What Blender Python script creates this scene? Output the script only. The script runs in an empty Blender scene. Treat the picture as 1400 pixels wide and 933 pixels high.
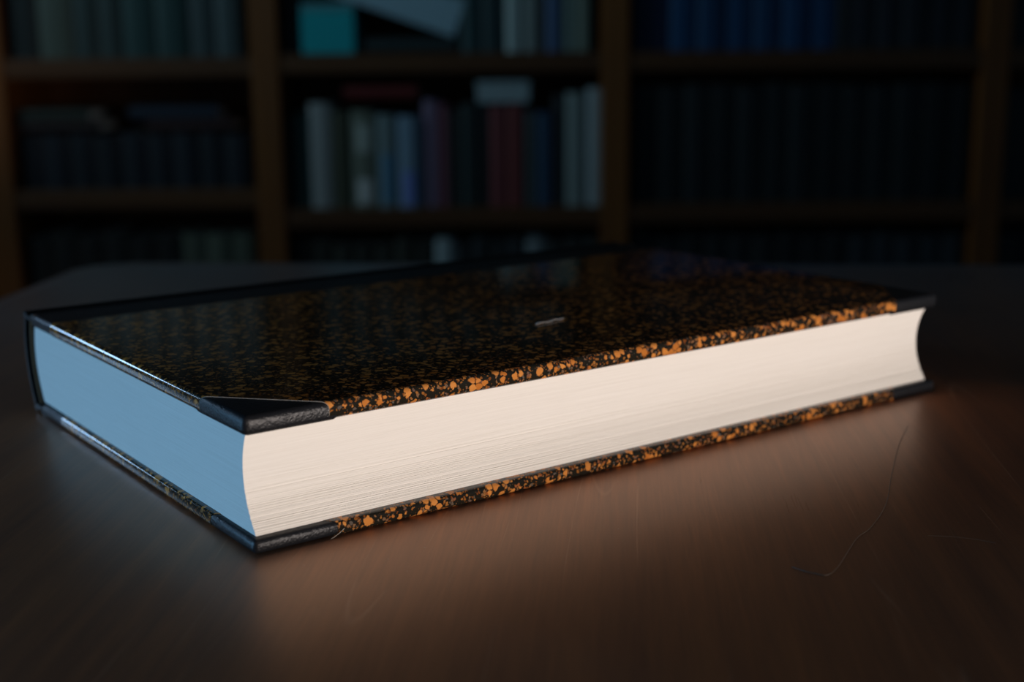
import bpy, bmesh, math, random
from mathutils import Vector, Matrix
from math import sin, cos, pi, radians
random.seed(7)
C = bpy.context.scene.collection
S = bpy.context.scene

# ------------------------------------------------------------------ camera
TT = 0.75                                   # table top height
PITCH, ROLL = 0.21257, -0.00966
fw = Vector((0, cos(PITCH), -sin(PITCH))); rt = Vector((1, 0, 0)); up = rt.cross(fw)
r2 = cos(ROLL) * rt + sin(ROLL) * up; u2 = -sin(ROLL) * rt + cos(ROLL) * up
cam = bpy.data.objects.new('camera', bpy.data.cameras.new('camera')); C.objects.link(cam)
M = Matrix((r2, u2, -fw)).transposed().to_4x4(); M.translation = Vector((0, 0, TT + 0.14019))
cam.matrix_world = M
cam.data.sensor_width = 36; cam.data.lens = 1831.43 / 1400 * 36
cam.data.clip_start = 0.02
cam.data.dof.use_dof = True; cam.data.dof.focus_distance = 0.415; cam.data.dof.aperture_fstop = 7.6
cam.data.dof.aperture_blades = 7
S.camera = cam

# ------------------------------------------------------------------ world, lights, exposure
S.view_settings.view_transform = 'Standard'; S.view_settings.look = 'None'
S.view_settings.gamma = 1; S.view_settings.use_curve_mapping = False
S.view_settings.exposure = 0.0
W = bpy.data.worlds.new('world'); S.world = W; W.use_nodes = True
W.node_tree.nodes['Background'].inputs[0].default_value = (0.35, 0.55, 0.9, 1)
W.node_tree.nodes['Background'].inputs[1].default_value = 0.05

def area(name, loc, target, sx, sy, power, col, spread):
    l = bpy.data.lights.new(name, 'AREA'); l.shape = 'RECTANGLE'; l.size = sx; l.size_y = sy
    l.energy = power; l.color = col; l.spread = radians(spread)
    o = bpy.data.objects.new(name, l); C.objects.link(o); o.location = loc
    o.rotation_euler = (Vector(target) - Vector(loc)).to_track_quat('-Z', 'Y').to_euler()
    return o
# daylight of the window beside the table (cool), of the window nearer the bookcases (cool), and the low warm one on the right
area('window_light_side', (-2.46, 0.0, 0.89), (-1.0, -0.62, 0.88), 1.2, 0.28, 22.8, (0.26, 0.60, 1.0), 120)
area('window_light_far', (-2.46, 2.08, 1.38), (-0.1, 0.45, 0.80), 0.26, 0.50, 1.9, (0.38, 0.64, 1.0), 95)
area('shelf_fill_light', (-2.46, 2.05, 2.00), (0.0, 3.0, 1.0), 0.46, 0.38, 3.4, (0.48, 0.82, 1.0), 80)  # added fill, aimed at the bookcases alone so the book stays clear of it
area('window_light_warm', (2.66, -1.90, 0.83), (-0.05, 0.50, 0.77), 0.8, 0.26, 2.85, (1.0, 0.88, 0.81), 26)

# ------------------------------------------------------------------ helpers
def obj(name, bm, mats, parent=None, smooth=False):
    me = bpy.data.meshes.new(name)
    bmesh.ops.recalc_face_normals(bm, faces=bm.faces)
    bm.to_mesh(me); bm.free()
    for m in (mats if isinstance(mats, (list, tuple)) else [mats]): me.materials.append(m)
    if smooth:
        for p in me.polygons: p.use_smooth = True
        try: me.set_sharp_from_angle(angle=radians(40))
        except Exception: pass
    o = bpy.data.objects.new(name, me); C.objects.link(o)
    if parent: o.parent = parent
    return o
def thing(name, label, cat, loc=(0, 0, 0), rot=(0, 0, 0), group=None):
    o = bpy.data.objects.new(name, None); C.objects.link(o); o.empty_display_size = 0.05
    o.location = loc; o.rotation_euler = rot; o['label'] = label; o['category'] = cat
    if group: o['group'] = group
    return o
def tag(o, label, cat, group=None):
    o['label'] = label; o['category'] = cat
    if group: o['group'] = group
    return o
def struct(o):
    o['kind'] = 'structure'; return o
def add_box(bm, a, b):
    vs = [bm.verts.new((x, y, z)) for x in (a[0], b[0]) for y in (a[1], b[1]) for z in (a[2], b[2])]
    for f in ((0, 1, 3, 2), (4, 6, 7, 5), (0, 4, 5, 1), (2, 3, 7, 6), (0, 2, 6, 4), (1, 5, 7, 3)):
        bm.faces.new([vs[i] for i in f])
    return vs
def box_bm(a, b, bev=0.0, seg=3):
    bm = bmesh.new(); add_box(bm, a, b)
    if bev:
        bmesh.ops.bevel(bm, geom=list(bm.edges), offset=bev, segments=seg, profile=0.5, affect='EDGES')
    return bm
def add_prism(bm, pts, z0, z1):
    """polygon pts in xy, extruded along z"""
    a = [bm.verts.new((x, y, z0)) for x, y in pts]; b = [bm.verts.new((x, y, z1)) for x, y in pts]
    n = len(pts)
    bm.faces.new(a[::-1]); bm.faces.new(b)
    for i in range(n): bm.faces.new((a[i], a[(i + 1) % n], b[(i + 1) % n], b[i]))
def tube(bm, pts, r, sides=6):
    rings = []
    for i, p in enumerate(pts):
        t = (pts[min(i + 1, len(pts) - 1)] - pts[max(i - 1, 0)]).normalized()
        s = t.cross(Vector((0, 0, 1))).normalized(); n = s.cross(t)
        rr = r(i / (len(pts) - 1)) if callable(r) else r
        rings.append([bm.verts.new(p + rr * (cos(2 * pi * k / sides) * s + sin(2 * pi * k / sides) * n)) for k in range(sides)])
    for a, b in zip(rings, rings[1:]):
        for k in range(sides): bm.faces.new((a[k], a[(k + 1) % sides], b[(k + 1) % sides], b[k]))
    bm.faces.new(rings[0][::-1]); bm.faces.new(rings[-1])
def spline(P, n=8):
    out = []
    for i in range(len(P) - 1):
        p0, p1, p2, p3 = P[max(i - 1, 0)], P[i], P[i + 1], P[min(i + 2, len(P) - 1)]
        for k in range(n):
            t = k / n
            out.append(0.5 * ((2 * p1) + (p2 - p0) * t + (2 * p0 - 5 * p1 + 4 * p2 - p3) * t * t + (3 * p1 - p0 - 3 * p2 + p3) * t ** 3))
    return out + [P[-1]]

# ------------------------------------------------------------------ materials
def new_mat(name, col=(0.5, 0.5, 0.5), rough=0.5, spec=0.5):
    m = bpy.data.materials.new(name); m.use_nodes = True
    b = m.node_tree.nodes['Principled BSDF']
    b.inputs['Base Color'].default_value = (*col, 1); b.inputs['Roughness'].default_value = rough
    b.inputs['Specular IOR Level'].default_value = spec
    return m, m.node_tree, b
def N(nt, t, **kw):
    n = nt.nodes.new(t)
    for k, v in kw.items():
        if k in n.inputs: n.inputs[k].default_value = v
        else: setattr(n, k, v)
    return n
def coords(nt, scale=(1, 1, 1), rot=(0, 0, 0)):
    t = N(nt, 'ShaderNodeTexCoord'); m = N(nt, 'ShaderNodeMapping')
    m.inputs['Scale'].default_value = scale; m.inputs['Rotation'].default_value = rot
    nt.links.new(t.outputs['Object'], m.inputs['Vector']); return m.outputs[0]
def ramp(nt, src, stops, interp='LINEAR'):
    r = N(nt, 'ShaderNodeValToRGB'); r.color_ramp.interpolation = interp
    e = r.color_ramp.elements
    while len(e) < len(stops): e.new(0.5)
    for k, (p, c) in zip(e, stops): k.position = p; k.color = (*c, 1) if len(c) == 3 else c
    nt.links.new(src, r.inputs[0]); return r.outputs[0]
def mth(nt, op, a, b=None, clamp=False):
    n = N(nt, 'ShaderNodeMath', operation=op, use_clamp=clamp)
    for i, v in enumerate((a, b)):
        if v is None: continue
        if isinstance(v, (int, float)): n.inputs[i].default_value = v
        else: nt.links.new(v, n.inputs[i])
    return n.outputs[0]
def mix(nt, f, a, b, blend='MIX'):
    n = N(nt, 'ShaderNodeMix', data_type='RGBA', blend_type=blend)
    for i, v in ((0, f), (6, a), (7, b)):
        if isinstance(v, (int, float)): n.inputs[i].default_value = v
        elif isinstance(v, tuple): n.inputs[i].default_value = (*v, 1)
        else: nt.links.new(v, n.inputs[i])
    return n.outputs[2]
def bump(nt, b, h, strength, dist):
    n = N(nt, 'ShaderNodeBump', Strength=strength, Distance=dist)
    nt.links.new(h, n.inputs['Height']); nt.links.new(n.outputs[0], b.inputs['Normal'])

def wood(name, dark, light, rough, axis='Z', scale=18):
    m, nt, b = new_mat(name, light, rough)
    sc = {'Z': (scale, scale, scale * 0.06), 'X': (scale * 0.06, scale, scale), 'Y': (scale, scale * 0.06, scale)}[axis]
    n = N(nt, 'ShaderNodeTexNoise', Scale=1.0, Detail=6.0, Roughness=0.6); nt.links.new(coords(nt, sc), n.inputs['Vector'])
    nt.links.new(ramp(nt, n.outputs['Fac'], [(0.3, dark), (0.7, light)]), b.inputs['Base Color'])
    bump(nt, b, n.outputs['Fac'], 0.15, 0.001)
    return m
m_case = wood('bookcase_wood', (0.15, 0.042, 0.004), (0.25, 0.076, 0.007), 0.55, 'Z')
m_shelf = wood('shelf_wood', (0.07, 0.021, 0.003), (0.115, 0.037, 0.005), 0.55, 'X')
m_floor = wood('floor_wood', (0.05, 0.025, 0.012), (0.10, 0.05, 0.025), 0.45, 'Y', 8)
def plaster(name, col):
    m, nt, b = new_mat(name, col, 0.9)
    n = N(nt, 'ShaderNodeTexNoise', Scale=60.0, Detail=4.0); nt.links.new(coords(nt), n.inputs['Vector'])
    bump(nt, b, n.outputs['Fac'], 0.2, 0.002); return m
m_wall = plaster('wall_plaster', (0.42, 0.41, 0.39)); m_ceil = plaster('ceiling_plaster', (0.40, 0.40, 0.39))
m_frame = new_mat('window_paint', (0.55, 0.55, 0.53), 0.4)[0]

# table wood: dark varnished brown with fine grain and scratches
def table_material():
    m, nt, b = new_mat('table_wood', (0.05, 0.02, 0.009), 0.3)
    g = N(nt, 'ShaderNodeTexNoise', Scale=1.0, Detail=7.0, Roughness=0.65)
    nt.links.new(coords(nt, (130, 7, 130)), g.inputs['Vector'])
    g2 = N(nt, 'ShaderNodeTexNoise', Scale=1.0, Detail=4.0, Roughness=0.6)
    nt.links.new(coords(nt, (900, 30, 900), (0, 0, 0.1)), g2.inputs['Vector'])
    col = ramp(nt, g.outputs['Fac'], [(0.28, (0.13, 0.036, 0.008)), (0.72, (0.32, 0.092, 0.020))])
    # sparse scratches in several directions: thin iso-lines of stretched noise
    scr = None
    for k, (ang, sx, th) in enumerate(((0.25, 26, 0.0030), (-0.55, 20, 0.0026), (0.9, 17, 0.0022), (-0.12, 40, 0.004))):
        n = N(nt, 'ShaderNodeTexNoise', Scale=1.0, Detail=0.5)
        nt.links.new(coords(nt, (sx, sx * 0.07, sx), (0, 0, ang)), n.inputs['Vector'])
        d = mth(nt, 'ABSOLUTE', mth(nt, 'SUBTRACT', n.outputs['Fac'], 0.5))
        line = mth(nt, 'SUBTRACT', 1.0, mth(nt, 'DIVIDE', d, th), True)
        w = N(nt, 'ShaderNodeTexNoise', Scale=14.0 + 3 * k, Detail=2.0); nt.links.new(coords(nt), w.inputs['Vector'])
        line = mth(nt, 'MULTIPLY', line, mth(nt, 'MULTIPLY', mth(nt, 'SUBTRACT', w.outputs['Fac'], 0.5, True), 5.0, True))
        scr = line if scr is None else mth(nt, 'MAXIMUM', scr, line)
    col = mix(nt, 0.55, col, ramp(nt, g2.outputs['Fac'], [(0.3, (0.45, 0.45, 0.45)), (0.7, (1.0, 1.0, 1.0))]), 'MULTIPLY')
    # dust specks
    v = N(nt, 'ShaderNodeTexVoronoi', Scale=120.0); nt.links.new(coords(nt), v.inputs['Vector'])
    sp = mth(nt, 'LESS_THAN', v.outputs['Distance'], 0.035)
    col = mix(nt, mth(nt, 'MULTIPLY', scr, 0.8), col, (0.36, 0.17, 0.085))
    col = mix(nt, mth(nt, 'MULTIPLY', sp, 0.5), col, (0.20, 0.16, 0.13))
    nt.links.new(col, b.inputs['Base Color'])
    w = N(nt, 'ShaderNodeTexNoise', Scale=9.0, Detail=4.0); nt.links.new(coords(nt), w.inputs['Vector'])
    ro = mth(nt, 'ADD', mth(nt, 'MULTIPLY', w.outputs['Fac'], 0.10), 0.22)
    ro = mth(nt, 'ADD', ro, mth(nt, 'MULTIPLY', g2.outputs['Fac'], 0.06))
    nt.links.new(ro, b.inputs['Roughness'])
    h = mth(nt, 'ADD', mth(nt, 'MULTIPLY', g2.outputs['Fac'], 0.5), mth(nt, 'MULTIPLY', g.outputs['Fac'], 0.4))
    h = mth(nt, 'SUBTRACT', h, mth(nt, 'MULTIPLY', scr, 0.6))
    bump(nt, b, h, 0.35, 0.00022)
    # varnish: clear gloss that rises towards grazing angles, over the brown sheen of the wood fibres
    b.inputs['Specular IOR Level'].default_value = 0.0
    nrm = b.inputs['Normal'].links[0].from_socket
    lw = N(nt, 'ShaderNodeLayerWeight', Blend=0.5); fr = mth(nt, 'POWER', lw.outputs['Facing'], 6.0)
    g1 = N(nt, 'ShaderNodeBsdfGlossy'); g2_ = N(nt, 'ShaderNodeBsdfGlossy'); g2_.inputs['Color'].default_value = (0.14, 0.062, 0.017, 1)
    g2_.inputs['Roughness'].default_value = 0.42
    nt.links.new(ro, g1.inputs['Roughness'])
    for g_ in (g1, g2_): nt.links.new(nrm, g_.inputs['Normal'])
    g3 = N(nt, 'ShaderNodeBsdfGlossy'); g3.inputs['Color'].default_value = (0.062, 0.065, 0.072, 1); g3.inputs['Roughness'].default_value = 0.58
    a0 = N(nt, 'ShaderNodeAddShader'); nt.links.new(g2_.outputs[0], a0.inputs[0]); nt.links.new(g3.outputs[0], a0.inputs[1])
    ad = N(nt, 'ShaderNodeAddShader'); nt.links.new(b.outputs[0], ad.inputs[0]); nt.links.new(a0.outputs[0], ad.inputs[1])
    mx = N(nt, 'ShaderNodeMixShader'); nt.links.new(fr, mx.inputs[0]); nt.links.new(ad.outputs[0], mx.inputs[1]); nt.links.new(g1.outputs[0], mx.inputs[2])
    nt.links.new(mx.outputs[0], nt.nodes['Material Output'].inputs['Surface'])
    return m
m_table = table_material()

# speckled "pebble" paste paper
def marbled_material():
    m, nt, b = new_mat('marbled_paper', (0.3, 0.15, 0.05), 0.09, 0.36)
    wn = N(nt, 'ShaderNodeTexNoise', Scale=700.0, Detail=3.0); c0 = coords(nt); nt.links.new(c0, wn.inputs['Vector'])
    off = N(nt, 'ShaderNodeVectorMath', operation='MULTIPLY_ADD')
    nt.links.new(wn.outputs['Color'], off.inputs[0]); off.inputs[1].default_value = (0.0016,) * 3; nt.links.new(c0, off.inputs[2])
    def blobs(sc, lo, hi):
        v = N(nt, 'ShaderNodeTexVoronoi', Scale=sc); nt.links.new(off.outputs[0], v.inputs['Vector'])
        s = N(nt, 'ShaderNodeSeparateColor'); nt.links.new(v.outputs['Color'], s.inputs[0])
        th = N(nt, 'ShaderNodeMapRange'); nt.links.new(s.outputs[0], th.inputs[0]); th.inputs[3].default_value = lo; th.inputs[4].default_value = hi
        f = mth(nt, 'SUBTRACT', th.outputs[0], v.outputs['Distance'])
        return mth(nt, 'MULTIPLY', f, 9.0, True), s
    a, sa = blobs(420.0, -0.26, 0.76)
    d, sd = blobs(1050.0, -0.14, 0.76)
    f = mth(nt, 'MAXIMUM', a, mth(nt, 'MULTIPLY', d, 0.8))
    ca = ramp(nt, sa.outputs[1], [(0.0, (0.48, 0.155, 0.028)), (0.55, (0.66, 0.26, 0.06)), (1.0, (0.60, 0.22, 0.05))])
    cd = ramp(nt, sd.outputs[1], [(0.0, (0.22, 0.06, 0.012)), (0.6, (0.46, 0.18, 0.04)), (0.84, (0.10, 0.10, 0.09)), (1.0, (0.42, 0.12, 0.03))])
    col = mix(nt, a, cd, ca)
    col = mix(nt, f, (0.016, 0.014, 0.010), col)
    nt.links.new(col, b.inputs['Base Color'])
    rn = N(nt, 'ShaderNodeTexNoise', Scale=500.0, Detail=2.0); nt.links.new(c0, rn.inputs['Vector'])
    bump(nt, b, rn.outputs['Fac'], 0.08, 0.0001)
    return m
m_marble = marbled_material()
m_raw = new_mat('raw_paper_edge', (0.40, 0.35, 0.29), 0.8)[0]
def leather_material(name, col, rough):
    m, nt, b = new_mat(name, col, rough, 0.26)
    v = N(nt, 'ShaderNodeTexVoronoi', Scale=1500.0, feature='SMOOTH_F1'); c = coords(nt); nt.links.new(c, v.inputs['Vector'])
    n = N(nt, 'ShaderNodeTexNoise', Scale=800.0, Detail=4.0); nt.links.new(c, n.inputs['Vector'])
    bump(nt, b, mth(nt, 'ADD', v.outputs['Distance'], mth(nt, 'MULTIPLY', n.outputs['Fac'], 1.5)), 0.5, 0.00022)
    return m
m_leather = leather_material('black_leather', (0.010, 0.0105, 0.0125), 0.40)
m_board = new_mat('grey_board', (0.05, 0.045, 0.04), 0.8)[0]
m_lining = new_mat('brown_spine_lining', (0.16, 0.075, 0.025), 0.8)[0]
def paper_material():
    m, nt, b = new_mat('page_paper', (0.80, 0.765, 0.71), 0.85, 0.25)
    n = N(nt, 'ShaderNodeTexNoise', Scale=1.0, Detail=4.0, Roughness=0.7)
    nt.links.new(coords(nt, (25, 25, 3800)), n.inputs['Vector'])
    nt.links.new(ramp(nt, n.outputs['Fac'], [(0.25, (0.75, 0.71, 0.65)), (0.6, (0.83, 0.795, 0.74))]), b.inputs['Base Color'])
    bump(nt, b, n.outputs['Fac'], 0.25, 0.00008)
    return m
m_page = paper_material()

# ------------------------------------------------------------------ room shell
X0, X1, Y0, Y1, ZC = -2.4, 2.6, -2.6, 3.34, 2.75
struct(obj('floor', box_bm((X0 - .3, Y0 - .3, -0.1), (X1 + .3, Y1 + .3, 0)), m_floor))
struct(obj('ceiling', box_bm((X0 - .3, Y0 - .3, ZC), (X1 + .3, Y1 + .3, ZC + .1)), m_ceil))
struct(obj('wall_back', box_bm((X0 - .12, Y1, 0), (X1 + .12, Y1 + .12, ZC)), m_wall))
struct(obj('wall_front', box_bm((X0 - .12, Y0 - .12, 0), (X1 + .12, Y0, ZC)), m_wall))
def wall_with(name, xa, xb, holes):
    bm = bmesh.new(); y = Y0
    for (ya, yb, za, zb) in holes:
        add_box(bm, (xa, y, 0), (xb, ya, ZC)); add_box(bm, (xa, ya, 0), (xb, yb, za)); add_box(bm, (xa, ya, zb), (xb, yb, ZC)); y = yb
    add_box(bm, (xa, y, 0), (xb, Y1, ZC))
    struct(obj(name, bm, m_wall))
H1 = (-0.62, 0.62, 0.70, 1.06); H2 = (1.80, 2.30, 0.99, 2.21); H3 = (-2.40, -1.32, 0.64, 1.00)
wall_with('wall_left', X0 - .12, X0, [H1, H2]); wall_with('wall_right', X1, X1 + .12, [H3])
def window(name, xa, xb, h, inward):
    ya, yb, za, zb = h; t = 0.03
    bm = bmesh.new()
    add_box(bm, (xa, ya, za), (xb, ya + t, zb)); add_box(bm, (xa, yb - t, za), (xb, yb, zb))
    add_box(bm, (xa, ya + t, zb - t), (xb, yb - t, zb)); add_box(bm, (xa, ya + t, za), (xb, yb - t, za + t))
    o = struct(obj(name, bm, m_frame))
    s = sorted((inward * 0.06 + (xb if inward > 0 else xa), xb if inward > 0 else xa))
    obj('window_sill', box_bm((s[0], ya - .03, za - .025), (s[1], yb + .03, za), 0.004), m_frame, o)
window('window_1', X0 - .05, X0, H1, 1); window('window_2', X0 - .05, X0, H2, 1); window('window_3', X1, X1 + .05, H3, -1)

# ------------------------------------------------------------------ table
TH = radians(-4.5)
tb = thing('library_table', 'dark brown varnished wooden table with fine scratches, carrying the bound book', 'table', (-0.292, 0.922, 0), (0, 0, TH))
def rounded_slab(x0, y0, x1, y1, r, z0, z1):
    bm = bmesh.new(); pts = []
    for cx, cy, a in ((x1 - r, y1 - r, 0), (x0 + r, y1 - r, 90), (x0 + r, y0 + r, 180), (x1 - r, y0 + r, 270)):
        for k in range(9): t = radians(a + k * 90 / 8); pts.append((cx + r * cos(t), cy + r * sin(t)))
    add_prism(bm, pts, z0, z1)
    ed = [e for e in bm.edges if abs(e.verts[0].co.z - e.verts[1].co.z) < 1e-6]
    bmesh.ops.bevel(bm, geom=ed, offset=0.004, segments=3, profile=0.5, affect='EDGES')
    return bm
obj('tabletop', rounded_slab(0, -1.05, 1.7, 0, 0.03, TT - 0.03, TT), m_table, tb, True)
for x in (0.06, 1.57):
    for y in (-0.98, -0.13): obj('leg', box_bm((x, y, 0), (x + .07, y + .07, TT - .0305), 0.004), m_table, tb)
bm = bmesh.new()
for a, b in (((.13, -.09, .63), (1.57, -.07, .719)), ((.13, -.97, .63), (1.57, -.95, .719)), ((.075, -.91, .63), (.095, -.13, .719)), ((1.60, -.91, .63), (1.62, -.13, .719))): add_box(bm, a, b)
obj('apron', bm, m_table, tb)

# ------------------------------------------------------------------ the bound book
L, WD, HH, BT = 0.31, 0.1939, 0.0416, 0.0046      # length, width, height, board thickness
YAW = 0.62911
bk = thing('bound_book', 'thick black leather and orange speckled paper bound book lying flat on the table', 'book', (-0.0740, 0.3608, TT), (0, 0, YAW))
SHX = -0.0014                                      # the upper board sits a little askew
def rbox(z0, z1, g, rr):
    """rounded board, grown by g"""
    return box_bm((-g, -g, z0 - g), (L + g, WD + g, z1 + g), rr, 5)
def cut(bm, co, no, mat_index=None):
    """remove what lies on the positive side, close the hole"""
    g = list(bm.verts) + list(bm.edges) + list(bm.faces)
    r = bmesh.ops.bisect_plane(bm, geom=g, plane_co=co, plane_no=no, clear_outer=True, dist=1e-7)
    ed = [e for e in r['geom_cut'] if isinstance(e, bmesh.types.BMEdge)]
    f = bmesh.ops.holes_fill(bm, edges=ed, sides=0)['faces'] or bmesh.ops.contextual_create(bm, geom=ed)['faces']
    if mat_index is not None:
        for x in f: x.material_index = mat_index
CU, CV, ST = 0.0270, 0.0300, 0.0245                # leather corner legs, spine strip width
def board(z0, z1, sh, name):
    hi = z0 > .01; rr = 0.0020 if hi else 0.0016       # the lower board kept its crisper edges
    core = obj(name, rbox(z0, z1, -0.0004, rr * .8), m_board, bk, True)
    cuts = [((CU, 0, 0), Vector((-CV, -CU, 0)).normalized()), ((L - CU, 0, 0), Vector((CV, -CU, 0)).normalized())]
    for co, no in cuts:                            # leather corners
        b = rbox(z0 - (0.0006 if z0 > .01 else 0), z1, 0.0, rr); cut(b, Vector(co) - no * 0.002, -no)   # leather is doubled at the upper corners
        obj('leather_corner', b, m_leather, core, True)
    b = rbox(z0, z1, 0.0, rr); cut(b, Vector((0, WD - ST - .002, 0)), Vector((0, -1, 0)))
    obj('leather_spine_strip', b, m_leather, core, True)
    b = rbox(z0, z1, 0.00013, rr)
    for co, no in cuts: cut(b, Vector(co), no, 1 if hi else 0)
    cut(b, Vector((0, WD - ST, 0)), Vector((0, 1, 0)), 1)
    p = obj('marbled_paper', b, [m_marble, m_raw], core, True); p['label'] = 'glossy paper speckled orange brown and black'
    core.location.x = sh
    return core
lower = board(0.0002, BT, 0.0, 'lower_board'); BU = 0.0055                                        # the upper board with its turned-over leather
upper = board(HH - BU, HH - 0.0002, SHX, 'upper_board')

# text block: a stack of leaves, each with its own slight stagger, fore edge hollowed, back rounded
def page_block():
    bm = bmesh.new(); n = 168; z0, z1 = BT - 0.00005, HH - BU + 0.00005; nu = 26
    rnd = random.Random(3); wob = [[rnd.uniform(-1, 1) for _ in range(5)] for _ in range(n)]
    gather = 0
    for k in range(n):
        za = z0 + (z1 - z0) * k / n; zb = z0 + (z1 - z0) * (k + 1) / n
        q = (2 * (k + .5) / n - 1); sh = SHX * (k + .5) / n
        if k % 8 == 0: gather = rnd.uniform(-1, 1)
        low = max(0.0, 1 - (k / n) / 0.55)
        amp = 0.00002 + 0.00015 * low
        jf = rnd.gauss(0, 1) * amp + gather * amp * 0.8
        vf0 = 0.0034 + 0.0050 * (1 - abs(q) ** 2.1)
        vb = WD + 0.0028 + 0.0042 * (1 - q * q)
        ua = 0.0023 + sh + rnd.gauss(0, 1) * 0.000018; ub = L - 0.0025 + sh + rnd.gauss(0, 1) * 0.00003
        lo, hi = [], []
        front = []
        for i in range(nu + 1):
            s = i / nu
            w = sum(wob[k][j] * sin(2 * pi * (j + 1) * s * 0.9 + 3 * wob[k][j]) for j in range(3)) * amp * 0.35
            front.append((ua + (ub - ua) * s, vf0 + jf + w))
        pts = front + [(ub, vb), (ua, vb)]
        add_prism(bm, pts, za, zb)
    return obj('page_block', bm, m_page, bk)
page_block()['label'] = 'thick block of cream pages with hollowed fore edge'

# hollow spine: a bent leather shell from shoulder to shoulder, brown lining inside
def arc(bulge, v0, za, zb, n=18, p=2.0):
    zm = (za + zb) / 2; hz = (zb - za) / 2
    return [(v0 + bulge * (1 - abs((za + (zb - za) * k / n - zm) / hz) ** p), za + (zb - za) * k / n) for k in range(n + 1)]
def spine_shell(out, inn, u0, u1, name, mat, parent):
    bm = bmesh.new(); prof = out + inn[::-1]
    a = [bm.verts.new((u0, v, z)) for v, z in prof]
    b = [bm.verts.new((u1, v, z)) for v, z in prof]
    n = len(prof); bm.faces.new(a); bm.faces.new(b[::-1])
    for i in range(n): bm.faces.new((a[i], b[i], b[(i + 1) % n], a[(i + 1) % n]))
    o = obj(name, bm, mat, parent, True)
    # skew with the upper board
    for v in o.data.vertices: v.co.x += SHX * v.co.z / HH
    return o
zlo, zhi = 0.0006, HH - 0.0006
so = arc(0.0056, WD + 0.0092, zlo, zhi); si = arc(0.0052, WD + 0.0081, zlo + .0011, zhi - .0011)
sp = spine_shell(so, si, 0.0006, L - 0.0006, 'leather_spine', m_leather, bk)
spine_shell(arc(0.0050, WD + 0.0079, zlo + .0015, zhi - .0015), arc(0.0046, WD + 0.0064, zlo + .0022, zhi - .0022), 0.0022, L - 0.0022, 'spine_lining', m_lining, sp)
# joints: leather rolls from each board over to the spine
for z, s in ((0.0002, 1), (HH - 0.0002, -1)):
    bm = bmesh.new(); pr = [(WD - .004, z), (WD - .0004, z), (WD + .0012, z + s * .0013), (WD + .0042, z + s * .0016), (WD + .0066, z + s * .0006),
                            (WD + .0088, z + s * .0002), (WD + .0104, z + s * .0016), (WD + .0092, z + s * .0026), (WD + .0050, z + s * .0030), (WD + .0004, z + s * .0028), (WD - .004, z + s * .0012)]
    a = [bm.verts.new((0.0003, v, zz)) for v, zz in pr]; b = [bm.verts.new((L - .0003, v, zz)) for v, zz in pr]
    n = len(pr); bm.faces.new(a); bm.faces.new(b[::-1])
    for i in range(n): bm.faces.new((a[i], b[i], b[(i + 1) % n], a[(i + 1) % n]))
    bmesh.ops.translate(bm, verts=bm.verts, vec=(SHX * z / HH, 0, 0))
    obj('spine_joint', bm, m_leather, bk, True)
# a torn paper fibre at the lower leather corner
bm = bmesh.new(); tube(bm, [Vector(p) for p in ((.0290, -.00035, .0022), (.0270, -.0007, .0012), (.0250, -.0012, .0006), (.0236, -.0018, .0005))], lambda t: .00011 * (1 - .5 * t))
obj('paper_fibre', bm, m_raw, lower, True)['label'] = 'loose pale torn paper fibre'

# ------------------------------------------------------------------ small things on table and cover
e = Vector((cos(YAW), sin(YAW), 0)); nn = Vector((-sin(YAW), cos(YAW), 0)); A = Vector((-0.0740, 0.3608, TT))
m_scrap = new_mat('pale_scrap', (0.40, 0.37, 0.34), 0.8)[0]
m_hair = new_mat('hair_brown', (0.07, 0.048, 0.034), 0.5)[0]
bm = bmesh.new(); P0 = Vector((.1410, .0512, 0)); P1 = Vector((.1556, .0535, 0)); d = (P1 - P0)
pts = [P0 + d * (k / 8) + Vector((0, .00045 * sin(k * 1.3), .00017 + .00025 * abs(sin(k * .9)))) for k in range(9)]
ring = []
for k, p in enumerate(pts):
    w = Vector((-.1, 1, 0)).normalized() * (.0007 + .0002 * sin(k * 2.1)) * (1 if 0 < k < 8 else .4)
    ring.append([bm.verts.new(p + s * w + Vector((0, 0, h))) for s, h in ((-1, 0), (1, 0), (1, .00018), (-1, .00018))])
for a, b in zip(ring, ring[1:]):
    for k in range(4): bm.faces.new((a[k], a[(k + 1) % 4], b[(k + 1) % 4], b[k]))
bm.faces.new(ring[0]); bm.faces.new(ring[-1][::-1])
o = tag(obj('paper_sliver', bm, m_scrap), 'tiny pale sliver of paper lying on the dark cover of the bound book', 'scrap')
o.location = A + e * SHX + Vector((0, 0, HH + .00002)); o.rotation_euler = (0, 0, YAW)
def hair(pts, r, label):
    c = Vector((*pts[0], TT)); bm = bmesh.new()
    tube(bm, spline([Vector((x, y, TT + r * .95)) - c for x, y in pts]), r, 5)
    o = tag(obj('hair_strand', bm, m_hair, None, True), label, 'hair', 'stray hairs on the table'); o.location = c
hair([(.1500, .4900), (.1394, .4647), (.1268, .4292), (.1168, .3999), (.1063, .3790), (.1002, .3706), (.0873, .3450), (.0814, .3447), (.0769, .3490)], .00011,
     'long curved hair on the table in front of the right end of the bound book')
hair([(.1215, .3725), (.1290, .3712), (.1345, .3690), (.1392, .3660)], .00006, 'short pale hair on the table right of the long curved hair')

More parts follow.
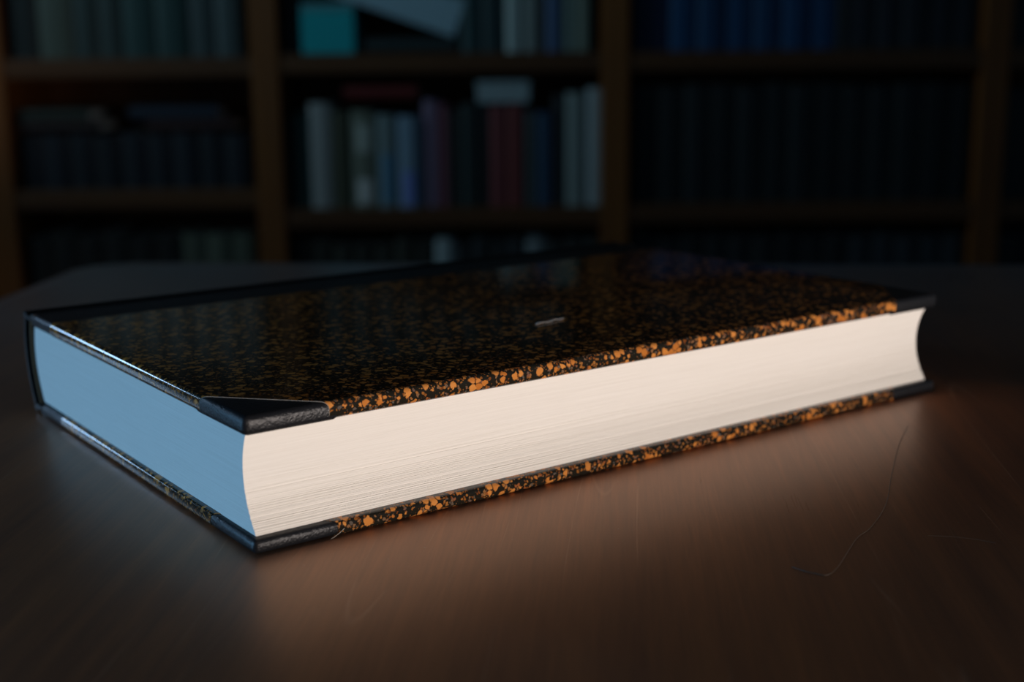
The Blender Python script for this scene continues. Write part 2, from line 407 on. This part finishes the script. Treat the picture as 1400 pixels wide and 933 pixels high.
# ------------------------------------------------------------------ bookcases
YF = 3.0
def px(x): return -1.129 + 0.001621 * x
def bookcase(label, xa, xb, shelves):
    t = thing('bookcase', label, 'bookcase', ((xa + xb) / 2, YF, 0)); w = (xb - xa) / 2 - .0005; th = .0295; D = .31
    for s in (-1, 1):
        a, b = sorted((s * w, s * (w - th))); obj('side_panel', box_bm((a, 0, 0), (b, D, 2.02), .002, 2), m_case, t)
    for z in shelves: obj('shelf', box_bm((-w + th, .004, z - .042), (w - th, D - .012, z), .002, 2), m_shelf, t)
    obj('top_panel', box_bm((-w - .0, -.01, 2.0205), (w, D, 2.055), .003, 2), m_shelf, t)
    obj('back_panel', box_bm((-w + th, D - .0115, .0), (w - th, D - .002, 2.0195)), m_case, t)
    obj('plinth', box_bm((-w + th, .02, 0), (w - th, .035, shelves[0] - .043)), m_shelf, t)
XA, XB, XC, XD, XE = -1.142, -.5365, .233, 1.068, 1.80
bookcase('brown wooden bookcase at the left edge, only its side panel in view', -1.83, XA, (.10, .300, .596, .885, 1.22, 1.58))
bookcase('brown wooden bookcase on the left holding dark green and blue volumes', XA, XB, (.10, .300, .596, .885, 1.22, 1.58))
bookcase('brown wooden bookcase in the middle holding mixed pale, blue and red books', XB, XC, (.10, .200 + .02, .549, .890, 1.23, 1.58))
bookcase('brown wooden bookcase on the right holding rows of blue and black volumes', XC, XD, (.10, .200 + .02, .553, .889, 1.23, 1.58))
bookcase('brown wooden bookcase at the right edge, only its side panel in view', XD, XE, (.10, .200 + .02, .553, .889, 1.23, 1.58))

MC = {}
def cloth(col, rough=.55):
    k = tuple(round(c, 3) for c in col)
    if k not in MC:
        m, nt, b = new_mat('book_cloth', col, rough)
        n = N(nt, 'ShaderNodeTexNoise', Scale=90.0, Detail=4.0); nt.links.new(coords(nt), n.inputs['Vector'])
        nt.links.new(mix(nt, n.outputs['Fac'], tuple(c * .75 for c in col), tuple(c * 1.2 for c in col)), b.inputs['Base Color'])
        MC[k] = m
    return MC[k]
def make_book(label, w, h, d, col, loc, rot=(0, 0, 0), group=None, name='book', bands=()):
    """upright book, spine towards -y, base centre of the spine at loc"""
    t = thing(name, label, 'book', loc, rot, group); hw = w / 2; b = min(.0035, w * .12); r = min(.008, w * .2)
    bm = bmesh.new()
    outer = [(-hw, d)] + [(-hw * cos(a), r - r * sin(a)) for a in [pi * k / 10 for k in range(11)]] + [(hw, d)]
    inner = [(hw - b, d)] + [((hw - b) * cos(a), r + .003 - r * sin(a)) for a in [pi * k / 10 for k in range(11)]] + [(-hw + b, d)]
    add_prism(bm, outer + inner, 0, h)
    obj('cover', bm, cloth(col), t)
    bm = bmesh.new(); add_prism(bm, [(-hw + b + .0002, d - .004), (-hw + b + .0002, r + .004), (hw - b - .0002, r + .004), (hw - b - .0002, d - .004)], .003, h - .004)
    obj('page_block', bm, m_page, t)
    for (za, zb, c, nm) in bands:
        bm = bmesh.new(); pr = [(-hw * .88 * cos(a), r - r * sin(a) - .0006) for a in [pi * (.12 + .76 * k / 8) for k in range(9)]]
        add_prism(bm, pr + [(x, y + .0004) for x, y in pr[::-1]], za * h, zb * h)
        obj(nm, bm, cloth(c), t)
    return t
ORD = ['first', 'second', 'third', 'fourth', 'fifth', 'sixth', 'seventh', 'eighth', 'ninth', 'tenth', 'eleventh', 'twelfth', 'thirteenth', 'fourteenth', 'fifteenth', 'sixteenth']
def row(shelf_z, zref, where, books, group, setback=.02, tone=1.0):
    """books: (x0 px-column, x1, top row or height, colour words, colour, bands); columns are measured on the bookcase front"""
    for i, bk_ in enumerate(books):
        x0, x1, top, words, col = bk_[:5]; col = tuple(c * tone for c in col); bands = bk_[5] if len(bk_) > 5 else ()
        xa, xb = px(x0) + .0006, px(x1) - .0006; h = zref - .001605 * (top - 70) - shelf_z
        make_book('%s, %s from left, %s' % (words, ORD[i], where), xb - xa, h, .17 + .03 * random.random(), col,
                  ((xa + xb) / 2, YF + setback + .006 * random.random(), shelf_z), group=group, bands=bands)
def run(x0, x1, n, top, words, col, jit=0.0, dt=4):
    out = []; rs = random.Random(int(x0 * 7 + n)); w = (x1 - x0) / n
    for i in range(n):
        k = 1 + jit * rs.uniform(-1, 1)
        out.append((x0 + i * w, x0 + (i + 1) * w, top + rs.uniform(-dt, dt), words, tuple(c * k for c in col)))
    return out
T, Mi, Bo = 'top visible shelf', 'middle visible shelf', 'bottom visible shelf'
# left bookcase
cg = (.05, .10, .085)
row(.885, .900, T + ', left bookcase',
    run(12, 58, 1, -70, 'black cloth volume', (.02, .03, .03)) + run(58, 106, 1, -80, 'grey green cloth volume', (.13, .16, .125)) +
    run(106, 172, 2, -75, 'dark green cloth volume', (.05, .08, .075)) + run(172, 262, 2, -78, 'dark teal cloth volume', (.035, .10, .095), .3) +
    run(262, 334, 2, -74, 'dark slate cloth volume', (.085, .12, .125), .2), 'volumes on the top shelf of the left bookcase', tone=.6)
for xa_, n_, wd, cl, sz, nm in ((12, 8, 'grey brown volume', (.17, .14, .12), 1.22, 'left'), (388, 10, 'dark olive volume', (.05, .05, .042), 1.23, 'middle'), (866, 11, 'black brown volume', (.04, .035, .035), 1.23, 'right'), (1375, 4, 'grey volume', (.30, .29, .28), 1.23, 'rightmost')):  # unseen row above the view, added for the cover and table to reflect
    row(sz, .894, 'unseen second shelf from the top, %s bookcase' % nm, run(xa_, xa_ + n_ * 40, n_, -305, wd, cl, .3, 6), 'unseen volumes on the second shelf of the %s bookcase' % nm)
row(.596, .900, Mi + ', left bookcase', run(14, 338, 9, 182, 'near black blue volume', (.012, .017, .03), .3, 2), 'volumes on the middle shelf of the left bookcase', tone=.5)
row(.300, .900, Bo + ', left bookcase', run(14, 235, 6, 322, 'black cloth volume', (.015, .014, .013), .3, 5) + run(235, 338, 3, 322, 'grey green cloth volume', (.16, .18, .13), .2, 3),
    'volumes on the bottom shelf of the left bookcase', tone=.6)
def flat(label, xc, w, z, th, d, col, y=YF + .02, **k):
    """a book lying flat, spine to the front, spine height w"""
    o = make_book(label, th, w, d, col, (xc - w / 2, y, z + th / 2), (0, 0, 0), **k); o.rotation_euler = (0, radians(90), 0); return o
# on top of the dark blue row (tops about z .719-.724)
zt = .7260
flat('dark red book lying flat across the near black blue volumes', px(258), .20, zt, .022, .16, (.035, .007, .006), group='flat books in the left bookcase')
flat('black red book lying flat at the left end of the near black blue volumes', px(75), .19, zt, .022, .16, (.022, .006, .005), group='flat books in the left bookcase')
flat('dark blue book lying flat on the dark red flat book', px(235), .20, zt + .0225, .03, .15, (.008, .013, .03), group='flat books in the left bookcase')
flat('dull green book lying flat on the black red flat book', px(70), .16, zt + .0225, .026, .15, (.016, .018, .010), group='flat books in the left bookcase')
# middle bookcase
row(.549, .894, Mi + ', middle bookcase', [
    (388, 396, 160, 'thin black book', (.02, .02, .02)), (396, 419, 152, 'dark teal book', (.02, .075, .07)), (419, 452, 139, 'tall light grey book', (.42, .41, .40)),
    (452, 477, 150, 'dark olive book', (.07, .07, .04)),
    (477, 513, 150, 'grey green book with two pale spine labels', (.21, .22, .17), ((.05, .30, (.62, .58, .56), 'spine_label'), (.58, .86, (.40, .41, .37), 'spine_label'))),
    (513, 541, 156, 'blue grey book with a blue lower spine', (.24, .30, .31), ((.05, .58, (.10, .23, .36), 'spine_band'),)),
    (541, 571, 158, 'light blue book', (.27, .38, .50), ((.03, .40, (.20, .25, .62), 'spine_band'),)),
    (571, 577, 163, 'thin navy book', (.03, .04, .08)), (577, 599, 136, 'mauve book', (.26, .17, .27)), (599, 613, 142, 'wine red book', (.22, .06, .09)),
    (613, 630, 150, 'black book', (.02, .022, .02)), (630, 650, 142, 'black green book', (.03, .045, .045)), (650, 669, 144, 'black book', (.016, .018, .022)),
    (669, 693, 142, 'deep red book', (.24, .045, .05)), (693, 717, 142, 'deep red book', (.23, .035, .035))] , 'books on the middle shelf of the middle bookcase', tone=.78)
row(.549, .894, 'right part of middle visible shelf, middle bookcase', [
    (717, 733, 152, 'dark grey book', (.07, .08, .085)), (733, 756, 154, 'navy blue book', (.03, .075, .15)), (756, 774, 132, 'black book', (.022, .024, .03)),
    (774, 803, 128, 'grey book', (.30, .34, .33)), (803, 827, 122, 'pale grey book', (.46, .50, .52))], 'books on the middle shelf of the middle bookcase', tone=.78)
flat('dark red book lying flat on the tops of the grey and blue books', px(519), .163, .790, .028, .15, (.13, .008, .007))
o = thing('card_box', 'small pale grey card box lying on the two deep red books', 'box', (px(688), YF + .018, .7795 + .0008))
mb = cloth((.36, .42, .44)); obj('box_body', box_bm((-.058, 0, 0), (.058, .13, .036), .0015, 2), mb, o); obj('box_lid', box_bm((-.0595, -.0015, .0362), (.0595, .1315, .0465), .0015, 2), mb, o)
o = thing('box_file', 'teal box file at the left end of the top visible shelf', 'box file', (px(451), YF + .02, .890))
mt = cloth((.002, .40, .44)); obj('box_body', box_bm((-.058, 0, 0), (.058, .24, .092), .002, 2), mt, o); obj('box_lid', box_bm((-.0582, -.0005, .0922), (.0582, .2405, .109), .002, 2), cloth((.10, .30, .33)), o)
make_book('narrow black book left of the teal box file', .030, .27, .2, (.02, .02, .02), (px(400), YF + .025, .890))
flat('black book lying flat under the tilted pale blue folder box', px(560), .208, .890, .032, .18, (.02, .03, .032), y=YF + .03)
o = thing('folder_box', 'pale blue folder box tilted between the teal box file and a flat book', 'box file', (-.121, YF + .022, .9228), (0, radians(19.2), 0))
mf = cloth((.34, .48, .56)); obj('box_body', box_bm((-.335, 0, 0), (0, .22, .078), .002, 2), mf, o); obj('folder_flap', box_bm((-.337, -.003, .0785), (.002, .222, .084), .001, 2), mf, o)
row(.890, .894, 'right part of top visible shelf, middle bookcase', [
    (632, 660, -70, 'black teal book', (.022, .055, .06)), (660, 692, -75, 'black teal book', (.014, .035, .04)), (692, 715, -60, 'pale grey book', (.40, .46, .45)), (715, 738, -52, 'grey book', (.24, .27, .26)),
    (738, 747, -66, 'thin black book', (.02, .02, .025)), (747, 768, -40, 'dark blue book', (.07, .12, .24)), (768, 788, -58, 'grey green book', (.20, .26, .24)), (788, 808, -62, 'dull green book', (.18, .21, .17))],
    'books on the top shelf of the middle bookcase', .012)
row(.220, .894, Bo + ', middle bookcase',
    run(390, 590, 7, 330, 'black brown book', (.03, .028, .02), .4, 6) + [(590, 617, 329, 'pale grey book', (.36, .40, .41))] + run(617, 716, 4, 332, 'black cloth book', (.02, .022, .025), .3, 5) +
    [(716, 745, 326, 'mid grey book', (.24, .26, .27))] + run(745, 826, 3, 334, 'black brown book', (.03, .032, .03), .3, 5), 'books on the bottom shelf of the middle bookcase')
# right bookcase
row(.889, .888, T + ', right bookcase', run(866, 914, 1, -75, 'navy bound volume', (.018, .03, .09)) + run(914, 1143, 6, -72, 'dark blue bound volume', (.006, .055, .155), .12, 1) +
    run(1143, 1160, 1, -70, 'thin black volume', (.014, .016, .02)) + run(1160, 1336, 5, -68, 'near black bound volume', (.012, .014, .022), .25, 2), 'bound volumes on the top shelf of the right bookcase')
row(.553, .888, Mi + ', right bookcase', run(864, 1336, 13, 116, 'near black bound volume', (.013, .018, .022), .35, 3), 'bound volumes on the middle shelf of the right bookcase', tone=.5)
row(.220, .888, Bo + ', right bookcase', run(866, 1170, 9, 328, 'black bound volume', (.014, .015, .018), .3, 4) + run(1170, 1336, 5, 326, 'dark slate bound volume', (.03, .036, .045), .2, 4), 'bound volumes on the bottom shelf of the right bookcase', tone=.7)
# the bookcase at the right edge
for z, zz in ((.889, -70), (.553, 122), (.220, 328)):
    nm = {.889: T, .553: Mi, .220: Bo}[z]
    row(z, .884, nm + ', rightmost bookcase', run(1375, 1525, 4, zz, 'black bound volume', (.013, .015, .017), .3, 4), 'volumes in the rightmost bookcase')
